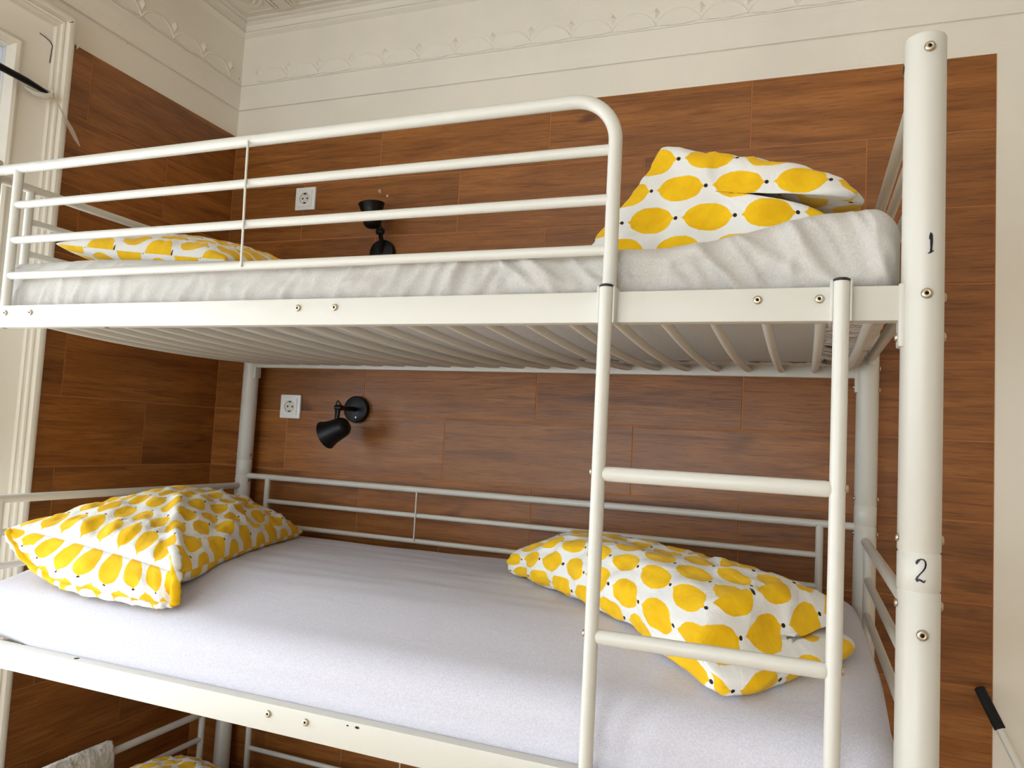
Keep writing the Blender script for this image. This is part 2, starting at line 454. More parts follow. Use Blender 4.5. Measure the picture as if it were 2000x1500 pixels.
# ------------------------------------------------------------------ window in the left wall
y0, y1, z0, z1 = WIN_L
ZTR = ZT - 0.455                                                    # transom bar
def make_window(name, y0, y1, label):
    fr = MB().box(-0.06, -0.018, y1 - 0.006, y1, z0 + 0.06, z1 - 0.006).box(-0.06, -0.018, y0, y0 + 0.018, z0 + 0.06, z1 - 0.006).box(-0.06, -0.018, y0, y1, z1 - 0.006, z1).box(-0.06, -0.018, y0, y1, z0, z0 + 0.06)
    window = struct(name, fr, 'vinyl', label, smooth=False)
    part('transom_bar', MB().box(-0.07, 0.0, y0, y1, ZTR - 0.035, ZTR + 0.035), 'vinyl', window, bevel=0.006)
    ym = (y0 + y1) / 2
    part('mullion', MB().box(-0.065, -0.005, ym - 0.03, ym + 0.03, z0 + 0.06, z1 - 0.006), 'vinyl', window, bevel=0.005)
    for ya, yb in ((y0 + 0.018, ym - 0.03), (ym + 0.03, y1 - 0.006)):
        part('pane', MB().box(-0.032, -0.028, ya, yb, z0 + 0.06, ZTR - 0.035), 'glass', window, 'clear lower pane', smooth=False)
        part('pane', MB().box(-0.026, -0.022, ya, yb, ZTR + 0.035, z1 - 0.006), 'frosted', window, 'frosted upper pane', smooth=False)
make_window('window_1', y0, y1, 'tall white framed window in the left wall beside the tiles')
make_window('fill_window_2', w0, w1, 'unseen tall white framed window added to the left wall for fill light')  # added out of view to let in more light on the frontal faces
w3 = struct('fill_window_3', MB().box(a0, a0 + 0.05, RY - 0.12, RY - 0.08, z0f, z1f).box(a1 - 0.05, a1, RY - 0.12, RY - 0.08, z0f, z1f).box(a0, a1, RY - 0.12, RY - 0.08, z1f - 0.05, z1f).box(a0, a1, RY - 0.12, RY - 0.08, z0f, z0f + 0.06), 'vinyl', 'unseen wide white framed window added behind the photographer for front fill', smooth=False)  # added out of view for ambient fill from the front
part('pane', MB().box(a0 + 0.05, a1 - 0.05, RY - 0.102, RY - 0.098, z0f + 0.06, z1f - 0.05), 'glass', w3, smooth=False)
# moulded casing round the opening (a flat board with an outer roll) and an inner bead
CAS = [(0.0, -0.003), (0.0, 0.030), (0.004, 0.034), (0.012, 0.036), (0.020, 0.033), (0.023, 0.026), (0.026, 0.024), (0.030, 0.026), (0.034, 0.024), (0.036, 0.018), (0.040, 0.0165), (0.046, 0.018), (0.050, 0.014), (0.053, 0.012), (0.130, 0.012), (0.134, 0.016), (0.142, 0.019), (0.150, 0.016), (0.153, 0.010), (0.153, -0.06)]
casing = MB()
zt = ZT + 0.060; yo = TD - 0.002
casing.sweep_profile(CAS, [lambda d, x: (x, yo - d, 0.0), lambda d, x: (x, yo - d, zt - d), lambda d, x: (x, y0 - 0.14 + d, zt - d), lambda d, x: (x, y0 - 0.14 + d, 0.0)])
struct('trim_5', casing, 'casing', 'white painted moulded window casing with cracked paint', angle=40)
wc = bpy.data.objects['trim_5']
def crack(pts, r=0.0011):
    part('crack', MB().tube(pts, r, 5), 'crack', wc)
crack([(.0132, -.787, ZT - .030), (.0134, -.772, ZT - .033), (.0132, -.757, ZT - .037), (.0136, -.7485, ZT - .046), (.0134, -.7495, ZT - .062), (.0134, -.7505, ZT - .078), (.0132, -.7515, ZT - .096)])
crack([(.036, -.711, ZT + .041), (.035, -.716, ZT + .036), (.030, -.719, ZT + .035)], 0.0009)

# ------------------------------------------------------------------ bunk bed
BX, BY, TH = 0.1882, -0.05, -0.0202
L, W, AE = 1.9304, 0.9363, 0.104
PR = 0.0262                                        # post radius
bed = tag(empty('bunk_bed', (BX, BY, 0), TH), 'white tubular steel three-level bunk bed with ladder, standing in the tiled corner', 'bunk bed')
def P(u, v, z): return (u, -v, ZT + z)             # bed space: u along, v towards the room, z below the tile top
PITCH = 0.727

def bolt_mesh(name, hexed=True):
    mb = MB().lathe([(0.0064, 0.0), (0.0064, 0.0012), (0.0058, 0.0028), (0.0046, 0.0038), (0.0030, 0.0040), (0.0022, 0.0036), (0.0021, 0.0018), (0.0, 0.0018)], seg=16)
    me = mb.mesh(name, 'zinc', angle=50); me.materials.append(M['hole'])
    for p_ in me.polygons:
        if all(math.hypot(me.vertices[i].co.x, me.vertices[i].co.y) < 0.00215 for i in p_.vertices): p_.material_index = 1
    return me
BOLT = bolt_mesh('bolt')
AX = {'front': (PI / 2, 0, 0), 'left': (0, -PI / 2, 0), 'right': (0, PI / 2, 0), 'back': (-PI / 2, 0, 0)}
def bolt(parent, p, face, scale=1.0):
    o = obj('bolt', BOLT, parent, p, AX[face]); o.scale = (scale,) * 3
    return o
# posts
def post_profile():
    ztop = ZT - 0.468
    prof = [(0.020, 0.0), (PR, 0.002)]
    zs = sorted([ZT - 1.174, ZT - 1.224, ZT - 1.174 - PITCH, ZT - 1.224 - PITCH])
    for z in zs: prof += [(PR, z - 0.0022), (PR - 0.0012, z - 0.0008), (PR - 0.0012, z + 0.0008), (PR, z + 0.0022)]
    prof += [(PR, ztop - 0.003), (PR - 0.0008, ztop - 0.0008), (PR - 0.003, ztop), (0.0, ztop)]
    return prof
POST = MB().lathe(post_profile(), seg=40).mesh('post', 'steel_white', angle=60)
posts = {}
for key, (u, v) in {'bl': (0, 0), 'br': (L, 0), 'fl': (0, W), 'fr': (L, W)}.items():
    po = obj('post', POST, bed, (u, -v, 0)); posts[key] = po
    fy = -PR + 0.0004 if key[0] == 'f' else -PR + 0.0004
    for z in ((-0.492, -0.832, -1.277, -1.559) if key[0] == 'f' else (-1.175, -1.9)):
        if key[0] == 'f': bolt(po, (0.002, fy, ZT + z), 'front', 1.15)
    sd = 1 if key[1] == 'r' else -1
    for z in (-0.832, -0.886, -1.157, -1.243, -1.559, -1.613, -1.884, -1.970):
        bolt(po, (sd * (PR - 0.0006), 0.004 if key[0] == 'f' else -0.004, ZT + z), 'right' if sd > 0 else 'left', 1.0)
        if z in (-1.157, -1.243): bolt(po, (-sd * (PR - 0.0006), -0.004, ZT + z), 'left' if sd > 0 else 'right', 0.85)
    for sgn in (-1, 1):
        part('black_plug', MB().lathe([(0.0062, 0), (0.0058, 0.0014), (0.003, 0.0022), (0, 0.0023)], origin=(sgn * (PR - 0.0008), 0.003, ZT - 0.507), axis=(sgn, 0, 0), seg=14), 'black_plastic', po)
# painted numerals: brush strokes lying on the post
def numeral(name, strokes, label):
    mb = MB(); fr = posts['fr']
    for st in strokes:
        n = len(st); base = len(mb.v)
        for i, (s_, z, w) in enumerate(st):
            a = st[max(0, i - 1)]; c = st[min(n - 1, i + 1)]
            dx, dz = c[0] - a[0], c[1] - a[1]; ln = math.hypot(dx, dz) or 1
            nx, nz = -dz / ln, dx / ln
            for sg in (-1, 1):
                ss = s_ + sg * nx * w / 2; zz = z + sg * nz * w / 2
                for rr in (PR + 0.0001, PR + 0.0005):
                    ang = ss / PR
                    mb.v.append((math.sin(ang) * rr, -math.cos(ang) * rr, ZT + zz))
        for i in range(n - 1):
            k = base + 4 * i
            for a_, b_, c_, d_ in ((1, 3, 7, 5), (0, 4, 6, 2), (0, 1, 5, 4), (2, 6, 7, 3)):
                mb.f.append((k + a_, k + b_, k + c_, k + d_))
        mb.f.append((base, base + 2, base + 3, base + 1)); e = base + 4 * (n - 1)
        mb.f.append((e, e + 1, e + 3, e + 2))
    return part(name, mb, 'ink', fr, label, smooth=False)
mm = 0.001
numeral('painted_numeral', [
    [(4.4 * mm, -.7590, 1.2 * mm), (5.6 * mm, -.7545, 3.2 * mm), (6.4 * mm, -.7500, 2.6 * mm), (6.8 * mm, -.7530, 3.4 * mm), (6.9 * mm, -.762, 3.6 * mm), (6.7 * mm, -.770, 2.6 * mm), (6.4 * mm, -.7765, 3.4 * mm)],
    [(2.6 * mm, -.7780, 1.2 * mm), (6.0 * mm, -.7765, 2.2 * mm), (10.0 * mm, -.7740, 1.0 * mm)]], 'painted navy figure one')
S2 = [(-5.8, -.1878, 1.2), (-5.5, -.1852, 3.6), (-3.8, -.1826, 3.4), (-1.0, -.1806, 1.6), (2.0, -.1808, 1.6), (4.2, -.1832, 2.0), (4.9, -.1868, 2.2), (4.2, -.1910, 2.2), (2.0, -.1952, 1.8), (-1.5, -.1995, 1.5), (-4.6, -.2040, 2.2), (-5.6, -.2076, 3.2), (-5.0, -.2092, 2.6), (-2.6, -.2070, 2.6), (0.4, -.2082, 2.8), (3.0, -.2098, 2.2), (4.6, -.2070, 1.0)]
numeral('painted_numeral', [[(s_ * mm - 0.0, -1.0 + z, w * mm) for s_, z, w in S2]], 'painted navy figure two')

# one level of the bed: rails, slats, end frames
RAIL = MB().box(PR - 0.002, L - PR + 0.002, -0.0125, 0.0125, -0.0245, 0.0245).mesh('side_rail', 'steel_white', bevel=0.003)
BRACKET = MB().box(-0.010, 0.0, -0.0145, 0.0145, -0.060, 0.027).mesh('bracket', 'steel_white', bevel=0.003)
def slat_pts():
    pts = []
    for i in range(15):
        t = i / 14; pts.append((0, -(0.010 + (W - 0.020) * t), -0.018 * math.sin(PI * t) ** 0.8))
    return pts
SLAT = MB().tube(slat_pts(), 0.0082, 12).mesh('slat', 'steel_white', angle=60)
ENDRAIL = MB().tube([(0, -PR * .6, 0), (0, -W + PR * .6, 0)], 0.0105, 14).mesh('end_rail', 'steel_white')
ENDBAR = MB().tube([(0, -AE, 0), (0, -W + AE, 0)], 0.0082, 12).mesh('end_bar', 'steel_white')
def upright_me(h, r): return MB().tube([(0, 0, 0), (0, 0, -h)], r, 14).mesh('upright', 'steel_white')
UP_END = upright_me(0.33, 0.0098)
GUARDBAR = MB().tube([(AE, 0, 0), (L - AE, 0, 0)], 0.0078, 12).mesh('guard_bar', 'steel_white')
UP_G = upright_me(0.30, 0.0095)
CHIP = MB().lathe([(0.0, 0.0003), (0.004, 0.0002), (0.0042, 0)], seg=9).mesh('paint_chip', 'crack')
PLUGH = MB().lathe([(0.0, 0.0004), (0.0050, 0.0003), (0.0055, 0)], seg=14).mesh('drilled_hole', 'hole')
for lev in range(3):
    zf = -0.8415 - PITCH * lev                      # centre of the front rail
    zb = -0.833 - PITCH * lev
    rf = obj('side_rail', RAIL, bed, P(0, W, zf)); rb = obj('side_rail', RAIL, bed, P(0, 0, zb))
    for r_ in (rf, rb):
        obj('bracket', BRACKET, r_, (L - PR + 0.006, 0, 0)); obj('bracket', BRACKET, r_, (PR + 0.004, 0, 0))
        bolt(r_, (L - PR - 0.004, 0.0, -0.046), 'left', 0.9)
    for u in (0.125, 0.205, 0.913, 0.993, 1.718, 1.801): bolt(rf, (u, -0.0125, 0.007), 'front')
    if lev == 0:
        for u in (0.106, 0.420): obj('drilled_hole', PLUGH, rf, (u, 0.002, -0.0245), (PI, 0, 0))
    if lev == 1:
        obj('drilled_hole', PLUGH, rf, (0.422, 0.0, 0.0245))
        for u, s_ in ((1.077, .55), (1.096, 1.0)):
            o = obj('paint_chip', CHIP, rf, (u, -0.0127, 0.017), (PI / 2, 0, 0)); o.scale = (s_ * 1.1, s_ * .55, 1)
    for k in range(22): obj('slat', SLAT, bed, P(0.125 + 0.08 * k, 0, zb - 0.006))
    obj('slat', SLAT, bed, P(1.875, 0, zb - 0.002))
    ze = -0.505 if lev == 0 else -1.2614 - PITCH * (lev - 1)
    for u in (0.0, L):
        obj('end_rail', ENDRAIL, bed, P(u, 0, ze)); obj('end_rail', ENDRAIL, bed, P(u, 0, zb + 0.018))
        obj('end_bar', ENDBAR, bed, P(u, 0, ze - 0.080)); obj('end_bar', ENDBAR, bed, P(u, 0, ze - 0.160))
        for v in (AE, W - AE): obj('end_upright', UP_END, bed, P(u, v, ze))
    if lev:
        zg = -1.2277 - PITCH * (lev - 1)
        part('guard_rail', MB().tube([P(PR * .6, 0, zg), P(L - PR * .6, 0, zg)], 0.0098, 14), 'steel_white', bed)
        obj('guard_bar', GUARDBAR, bed, P(0, 0, zg - 0.079)); obj('guard_bar', GUARDBAR, bed, P(0, 0, zg - 0.157))
        for u in (AE, L - AE): obj('guard_upright', UP_G, bed, P(u, 0, zg))
        part('guard_wire', MB().tube([P(0.676, 0.008, zg), P(0.676, 0.009, zg - 0.16)], 0.0024, 8), 'steel_white', bed)
# front guard of the top bed
GU = 1.494; Rg = 0.072
arc = [P(0, W, -0.4985)] + [P(GU - Rg + math.sin(a) * Rg, W, -0.4985 - Rg + math.cos(a) * Rg) for a in [PI / 2 * i / 12 for i in range(13)]] + [P(GU, W, -0.80), P(GU, W, -0.845)]
part('guard_rail', MB().tube(arc, 0.0112, 18), 'steel_white', bed, 'bent white tube of the top guard')
for z in (-0.5842, -0.6657, -0.7475): part('guard_bar', MB().tube([P(AE, W, z), P(GU, W, z)], 0.0088, 14), 'steel_white', bed)
part('guard_upright', MB().tube([P(AE, W, -0.4985), P(AE, W, -0.825)], 0.0105, 14), 'steel_white', bed)
part('guard_wire', MB().tube([P(0.764, W + 0.0105, -0.502), P(0.766, W + 0.011, -0.5842), P(0.769, W + 0.011, -0.6657), P(0.771, W + 0.0105, -0.752)], 0.0023, 8), 'steel_white', bed)
# ladder
lad = empty('ladder', (0, 0, 0)); lad.parent = bed; lad['label'] = 'white two-rail ladder hooked on the front rail'
LV = W + 0.030
for u in (1.4975, 1.8285):
    lr = part('ladder_rail', MB().tube([P(u, LV, -0.812), P(u, LV, -2.540)], 0.0105, 18), 'steel_white', lad)
    part('end_cap', MB().lathe([(0.0, 0.002), (0.008, 0.0018), (0.0112, 0.0), (0.0112, -0.003), (0.0, -0.003)], origin=P(u, LV, -0.811), seg=18), 'black_plastic', lad)
    part('hook', MB().box(u - 0.0145, u - 0.0105, -W - 0.032, -W + 0.016, ZT - 0.869, ZT - 0.812).box(u + 0.0105, u + 0.0135, -W - 0.032, -W + 0.016, ZT - 0.869, ZT - 0.812), 'steel_white', lad, bevel=0.0008)
for k in range(6):
    z = -1.0985 - 0.240 * k
    part('rung', MB().tube([P(1.503, LV, z), P(1.508, LV, z), P(1.512, LV, z), P(1.814, LV, z), P(1.818, LV, z), P(1.823, LV, z)], [0.0085, 0.0105, 0.0112, 0.0112, 0.0105, 0.0085], 18, sx=0.8), 'steel_white', lad)
    bolt(lad, P(1.4872, LV - 0.002, z + 0.002), 'left', 0.9); bolt(lad, P(1.8388, LV - 0.002, z + 0.002), 'right', 0.9)

# ------------------------------------------------------------------ bedding helpers
BM = Matrix.Translation((BX, BY, 0)) @ Matrix.Rotation(TH, 4, 'Z')
def fnoise(x, y, z=0.0, oct=3):
    return noise.fractal(Vector((x, y, z)), 1.0, 2.0, oct)
def ss(a, b, x):
    t = min(1, max(0, (x - a) / (b - a))); return t * t * (3 - 2 * t)
def mattress(name, u0, u1, v0, v1, zb, zt_, r, material, warp, n=(150, 70, 14)):
    """rounded box in bed space, with warp(u, v, z, nx, ny, nz) -> displaced point"""
    mb = MB(); idx = {}
    a, b_, h = (u1 - u0) / 2, (v1 - v0) / 2, (zt_ - zb) / 2
    cu, cv, cz = (u0 + u1) / 2, (v0 + v1) / 2, (zb + zt_) / 2
    N = n
    def vert(i, j, k):
        if (i, j, k) in idx: return idx[i, j, k]
        # cosine spacing packs vertices near the edges
        f = lambda t: 0.5 - 0.5 * math.cos(PI * t) if True else t
        x = (f(i / N[0]) * .35 + i / N[0] * .65) * 2 * a - a; y = (f(j / N[1]) * .45 + j / N[1] * .55) * 2 * b_ - b_; z = k / N[2] * 2 * h - h
        ix, iy, iz = max(-a + r, min(a - r, x)), max(-b_ + r, min(b_ - r, y)), max(-h + r * .8, min(h - r * .8, z))
        d = Vector((x - ix, y - iy, z - iz))
        if d.length > 1e-9:
            dn = d.normalized(); q_ = Vector((ix, iy, iz)) + Vector((dn.x * r, dn.y * r, dn.z * r * .8)) if (abs(d.x) + abs(d.y) > 1e-9 or abs(d.z) > 1e-9) else Vector((x, y, z))
        else:
            dn = Vector((0, 0, 1)); q_ = Vector((x, y, z))
        p = warp(cu + q_.x, cv + q_.y, cz + q_.z, dn)
        idx[i, j, k] = len(mb.v); mb.v.append((p[0], -p[1], ZT + p[2])); return idx[i, j, k]
    for i in range(N[0]):
        for j in range(N[1]):
            mb.f.append((vert(i, j, N[2]), vert(i + 1, j, N[2]), vert(i + 1, j + 1, N[2]), vert(i, j + 1, N[2])))
            mb.f.append((vert(i, j, 0), vert(i, j + 1, 0), vert(i + 1, j + 1, 0), vert(i + 1, j, 0)))
        for k in range(N[2]):
            mb.f.append((vert(i, 0, k), vert(i + 1, 0, k), vert(i + 1, 0, k + 1), vert(i, 0, k + 1)))
            mb.f.append((vert(i, N[1], k), vert(i, N[1], k + 1), vert(i + 1, N[1], k + 1), vert(i + 1, N[1], k)))
    for j in range(N[1]):
        for k in range(N[2]):
            mb.f.append((vert(0, j, k), vert(0, j, k + 1), vert(0, j + 1, k + 1), vert(0, j + 1, k)))
            mb.f.append((vert(N[0], j, k), vert(N[0], j + 1, k), vert(N[0], j + 1, k + 1), vert(N[0], j, k + 1)))
    me = mb.mesh(name, material, angle=180)
    o = obj(name, me); o.matrix_world = BM
    return o
def ridge(x): return (1 - abs(x)) ** 3
def warp_top(u, v, z, n):
    # the thin top mattress: gathered folds along the front face, right end pushed up
    fold = 0.0
    if n.y > 0.1:
        env = ss(0.1, 0.6, n.y)
        lean = 1.6 if u > 1.3 else -1.2
        a = (u + lean * .35 * (z + .76)) * 10
        s1 = ridge(2 * fnoise(a, z * 3, 1.0, 2)); s2 = ridge(2 * fnoise(a * 2.3 + 7, z * 5, 5.0, 2)); s3 = fnoise(u * 5, z * 12, 3.0)
        amp = 0.006 + 0.010 * ss(0.8, 1.3, u)
        fold = env * (amp * s1 + (0.004 + 0.005 * ss(0.8, 1.3, u)) * s2 + 0.009 * s3) - 0.008 * env
    up = 0.014 * ss(1.50, 1.84, u) * (1 - 0.6 * ss(1.87, 1.92, u)) * ss(-0.80, -0.72, z) * ss(0.1, 0.7, v)
    low = -0.026 * ss(0.10, 1.2, u) * (1 - ss(1.60, 1.84, u)) * ss(-0.80, -0.72, z)
    ledge = 0.006 * fnoise(u * 3, v * 3, 2.0) * (1 if z > -0.78 else 0)
    return (u, v + fold, z + up + low + ledge)
m1 = mattress('mattress', 0.030, L - 0.022, 0.022, W - 0.018, -0.829, -0.706, 0.042, 'sheet_grey', warp_top, (300, 60, 16))
tag(m1, 'thin mattress in a wrinkled grey sheet on the top bunk', 'mattress', 'bunk mattresses')
def warp_mid(u, v, z, n):
    crown = 0.012 * math.sin(PI * min(1, max(0, v / W))) * (1 if z > -1.5 else 0)
    droop = -0.050 * ss(0.62, 0.94, v) * ss(-1.58, -1.42, z)
    wr = 0.0036 * fnoise(u * 2.5 + 4, v * 22, 2.0) * ss(0.2, 0.9, n.z) * (1 - ss(.55, .8, v)) if n.z > 0 else 0
    # the lower edge is squeezed against the front rail, except near the left corner
    if v > 0.8: v = min(max(v, W - 0.0135), v + 0.05 * (1 - ss(-1.545, -1.49, z)) * ss(0.14, 0.42, u) * ss(0.84, 0.88, v))
    return (u, v, z + crown + droop + wr)
m2 = mattress('mattress', 0.030, L - 0.014, 0.016, W - 0.020, -1.556, -1.400, 0.060, 'sheet_white', warp_mid)
tag(m2, 'mattress in a smooth pale sheet on the middle bunk', 'mattress', 'bunk mattresses')
m3 = mattress('mattress', 0.030, L - 0.020, 0.020, W - 0.020, -2.284, -2.160, 0.055, 'sheet_grey', lambda u, v, z, n: (u, v, z), (60, 30, 8))
tag(m3, 'mattress in a grey sheet on the lowest bunk', 'mattress', 'bunk mattresses')
# gathered elastic hem of the top sheet, seen from below at the right end and along the back
def hem_mesh(path, amp, wid, seed):
    mb = MB(); n = len(path)
    for i, (u, v, z) in enumerate(path):
        g = amp * fnoise(i * 0.9, seed, 0.0, 2); g2 = amp * fnoise(i * 0.7, seed + 9, 0.0, 2)
        for k in range(5):
            t = k / 4
            mb.v.append((u + wid[0] * t + g2 * t, -(v + wid[1] * t + g * (.4 + t)), ZT + z - 0.004 - 0.006 * math.sin(PI * t) - abs(g) * .5))
    for i in range(n - 1):
        for k in range(4): mb.f.append((i * 5 + k, i * 5 + k + 1, (i + 1) * 5 + k + 1, (i + 1) * 5 + k))
    return mb
hem = part('elastic_hem', hem_mesh([(1.905, 0.05 + 0.86 * i / 120, -0.826) for i in range(121)], 0.016, (-0.085, 0), 2.0), 'ticking', m1, 'gathered hem of the sheet under the mattress', angle=180)
part('elastic_hem', hem_mesh([(0.06 + 1.84 * i / 200, 0.050, -0.825) for i in range(201)], 0.010, (0, 0.06), 6.0), 'ticking', m1, angle=180)

def finish_cloth(name, verts, faces, uvs, material, sub=1):
    me = bpy.data.meshes.new(name); me.from_pydata([(u, -v, ZT + z) for u, v, z in verts], [], faces)
    uvl = me.uv_layers.new(name='UVMap')
    for poly in me.polygons:
        for li, uvp in zip(poly.loop_indices, uvs[poly.index]): uvl.data[li].uv = uvp
    bm = bmesh.new(); bm.from_mesh(me)
    bmesh.ops.remove_doubles(bm, verts=bm.verts, dist=1e-5)
    bmesh.ops.recalc_face_normals(bm, faces=bm.faces); bm.to_mesh(me); bm.free()
    me.polygons.foreach_set('use_smooth', [True] * len(me.polygons)); me.materials.append(M[material])
    o = obj(name, me); o.matrix_world = BM
    return o
def pillow(name, A, B, C, D, top, bot, floor_z, size, seed, rot_uv=False, wr=0.006, peak=None, n=(84, 84), uvoff=(0.0, 0.0), pw=0.42, ridge_to=None):
    """A-B and D-C are the short sides; s runs A to B, t runs A to D"""
    A, B, C, D = map(Vector, (A, B, C, D)); verts, faces, uvs = [], [], []
    nx = n[0]; ny = n[1]
    def pt(s, t, side):
        b1, b2 = 4 * s * (1 - s), 4 * t * (1 - t)
        s2 = .5 + (s - .5) * (1 - .05 * b2); t2 = .5 + (t - .5) * (1 - .05 * b1)
        p = (A * (1 - s2) + B * s2) * (1 - t2) + (D * (1 - s2) + C * s2) * t2
        h = (max(0, b1) ** pw) * (max(0, b2) ** pw)
        k = top if side > 0 else -bot
        if peak and side > 0: k *= 1 + peak[2] * math.exp(-((s - peak[0]) ** 2 + (t - peak[1]) ** 2) / peak[3])
        z = p.z + k * h
        if ridge_to and side > 0:
            # a stretched fold running from the crown to one corner
            ex, ey = ridge_to[0] - .45, ridge_to[1] - .45; tt = ((s - .45) * ex + (t - .45) * ey) / (ex * ex + ey * ey)
            dd = abs((s - .45) * ey - (t - .45) * ex) / math.hypot(ex, ey)
            z += 0.020 * ss(0.0, .25, tt) * (1 - ss(.8, 1.0, tt)) * math.exp(-(dd / .035) ** 2)
        edge = 1 - min(b1, b2)
        w = wr * (fnoise(s * 7 + seed, t * 7, seed) + .6 * edge * fnoise(s * 20 + seed, t * 20, seed * 2, 2)) * min(1, (h * 2))
        z += w * (1 if side > 0 else .4)
        return (p.x + w * .5, p.y, max(z, floor_z(p.x, p.y) + 0.002))
    for side in (1, -1):
        base = len(verts)
        for j in range(ny + 1):
            for i in range(nx + 1):
                # pack the grid towards the seams
                s = .5 - .5 * math.cos(PI * i / nx); t = .5 - .5 * math.cos(PI * j / ny)
                s = s * .6 + i / nx * .4; t = t * .6 + j / ny * .4
                verts.append(pt(s, t, side))
        for j in range(ny):
            for i in range(nx):
                q4 = [(i, j), (i + 1, j), (i + 1, j + 1), (i, j + 1)]
                faces.append(tuple(base + b_ * (nx + 1) + a_ for a_, b_ in q4))
                row = []
                for a_, b_ in q4:
                    s = (.5 - .5 * math.cos(PI * a_ / nx)) * .6 + a_ / nx * .4; t = (.5 - .5 * math.cos(PI * b_ / ny)) * .6 + b_ / ny * .4
                    uu, vv = s * size[0] + uvoff[0], t * size[1] + uvoff[1] + (0 if side > 0 else 0.031)
                    row.append((vv, uu) if rot_uv else (uu, vv))
                uvs.append(row)
    return finish_cloth(name, verts, faces, uvs, 'lemon_pillow')
def bundle(name, outline, frame, length, cap, seed, material, wr=0.006, steps=56, taper=None, uvs_scale=1.0, uvoff=(0, 0)):
    """a folded duvet: closed outline (a, h) swept along an axis, both ends rounded off.
    frame(a, h, w) -> bed-space point; w runs 0..length"""
    # resample the outline with a closed Catmull-Rom curve
    pts = []; n = len(outline)
    for i in range(n):
        p0, p1, p2, p3 = (Vector((*outline[(i + k) % n], 0)) for k in (-1, 0, 1, 2))
        for j in range(10):
            t = j / 10
            pts.append(.5 * ((2 * p1) + (p2 - p0) * t + (2 * p0 - 5 * p1 + 4 * p2 - p3) * t * t + (3 * p1 - p0 - 3 * p2 + p3) * t ** 3))
    N = len(pts); c = sum(pts, Vector()) / N
    arc_ = [0.0]
    for i in range(N): arc_.append(arc_[-1] + (pts[(i + 1) % N] - pts[i]).length)
    rings = []
    for k in range(12): a = PI / 2 * k / 12; rings.append((cap * (1 - math.cos(a)), .12 + .88 * math.sin(a) ** .8 if k else 0.10))
    for k in range(steps + 1): rings.append((cap + (length - 2 * cap) * k / steps, 1.0))
    for k in range(11, -1, -1): a = PI / 2 * k / 12; rings.append((length - cap * (1 - math.cos(a)), .12 + .88 * math.sin(a) ** .8 if k else 0.10))
    verts, faces, uvs = [], [], []; R_ = len(rings)
    for ri, (w, sc_) in enumerate(rings):
        tp = taper(w / length) if taper else 1.0
        for i, p in enumerate(pts):
            qv = c + (p - c) * sc_ * (1, 1, 1)[0]
            d = wr * (fnoise(p.x * 14 + seed, p.y * 14, w * 14) + .5 * fnoise(p.x * 38, p.y * 38 + seed, w * 38, 2))
            nrm = (p - c).normalized()
            ks = sc_ ** 3; sg = -1 if ri < R_ / 2 else 1
            a_, h_ = qv.x + nrm.x * d * ks, (qv.y * (tp if qv.y > 0 else 1)) + nrm.y * d * ks
            verts.append(frame(a_, h_, w + sg * (1 - ks) * 1.2 * wr * fnoise(qv.x * 14, qv.y * 14, seed)))
    R = len(rings)
    for r_ in range(R - 1):
        for i in range(N):
            i2 = (i + 1) % N
            faces.append((r_ * N + i, r_ * N + i2, (r_ + 1) * N + i2, (r_ + 1) * N + i))
            capd = rings[r_][1] < 1 or rings[r_ + 1][1] < 1
            if capd:
                row = []
                for rr, ii in ((r_, i), (r_, i2), (r_ + 1, i2), (r_ + 1, i)):
                    qv = c + (pts[ii] - c) * rings[rr][1]; row.append((qv.x + .31 + uvoff[0], qv.y + .17 + uvoff[1]))
            else:
                row = [(rings[r_][0], arc_[i]), (rings[r_][0], arc_[i + 1]), (rings[r_ + 1][0], arc_[i + 1]), (rings[r_ + 1][0], arc_[i])]
                row = [(x + uvoff[0], y + uvoff[1]) for x, y in row]
            uvs.append(row)
    for base in (0, (R - 1) * N):
        faces.append(tuple(base + i for i in range(N)))
        uvs.append([(c.x + .31 + (pts[i].x - c.x) * .1 + uvoff[0], c.y + .17 + (pts[i].y - c.y) * .1 + uvoff[1]) for i in range(N)])
    return finish_cloth(name, verts, faces, uvs, material)

Z1, Z2, Z3 = -0.712, -1.395, -2.160
f1 = lambda u, v: -0.698 + 0.014 * ss(1.50, 1.84, u) * (1 - 0.6 * ss(1.87, 1.92, u)) * ss(0.1, 0.7, v) - 0.026 * ss(0.10, 1.2, u) * (1 - ss(1.60, 1.84, u))
f2 = lambda u, v: -1.398 + 0.012 * math.sin(PI * min(1, max(0, v / W))) - 0.050 * ss(0.62, 0.94, v)
# middle bunk: pillow against the left end frame
pl2 = pillow('pillow', (0.085, 0.865, -1.322), (0.575, 0.842, -1.375), (0.335, 0.10, -1.378), (0.02, 0.13, -1.31), 0.085, 0.10, f2, (0.50, 0.76), 3.1, True, 0.014, (.45, .45, .25, .12), ridge_to=(1.0, 0.0))
tag(pl2, 'plump lemon-print pillow on the middle bunk against the left end frame', 'pillow', 'lemon-print pillows')
def hem_roll(pts, rad, sq, seed):
    mb = MB(); fine = []
    for i in range(len(pts) - 1):
        for k in range(8):
            t = k / 8; fine.append([a * (1 - t) + b * t for a, b in zip(pts[i], pts[i + 1])])
    fine.append(list(pts[-1]))
    rr = [rad * (1 + .35 * fnoise(i * .35, seed)) * (0.35 if i in (0, len(fine) - 1) else 1) for i in range(len(fine))]
    mb.tube([(u + .004 * fnoise(i * .3, seed + 3), -v - .005 * fnoise(i * .4, seed), ZT + z + .002 * fnoise(i * .6, seed + 7)) for i, (u, v, z) in enumerate(fine)], rr, 10, sx=sq)
    return mb
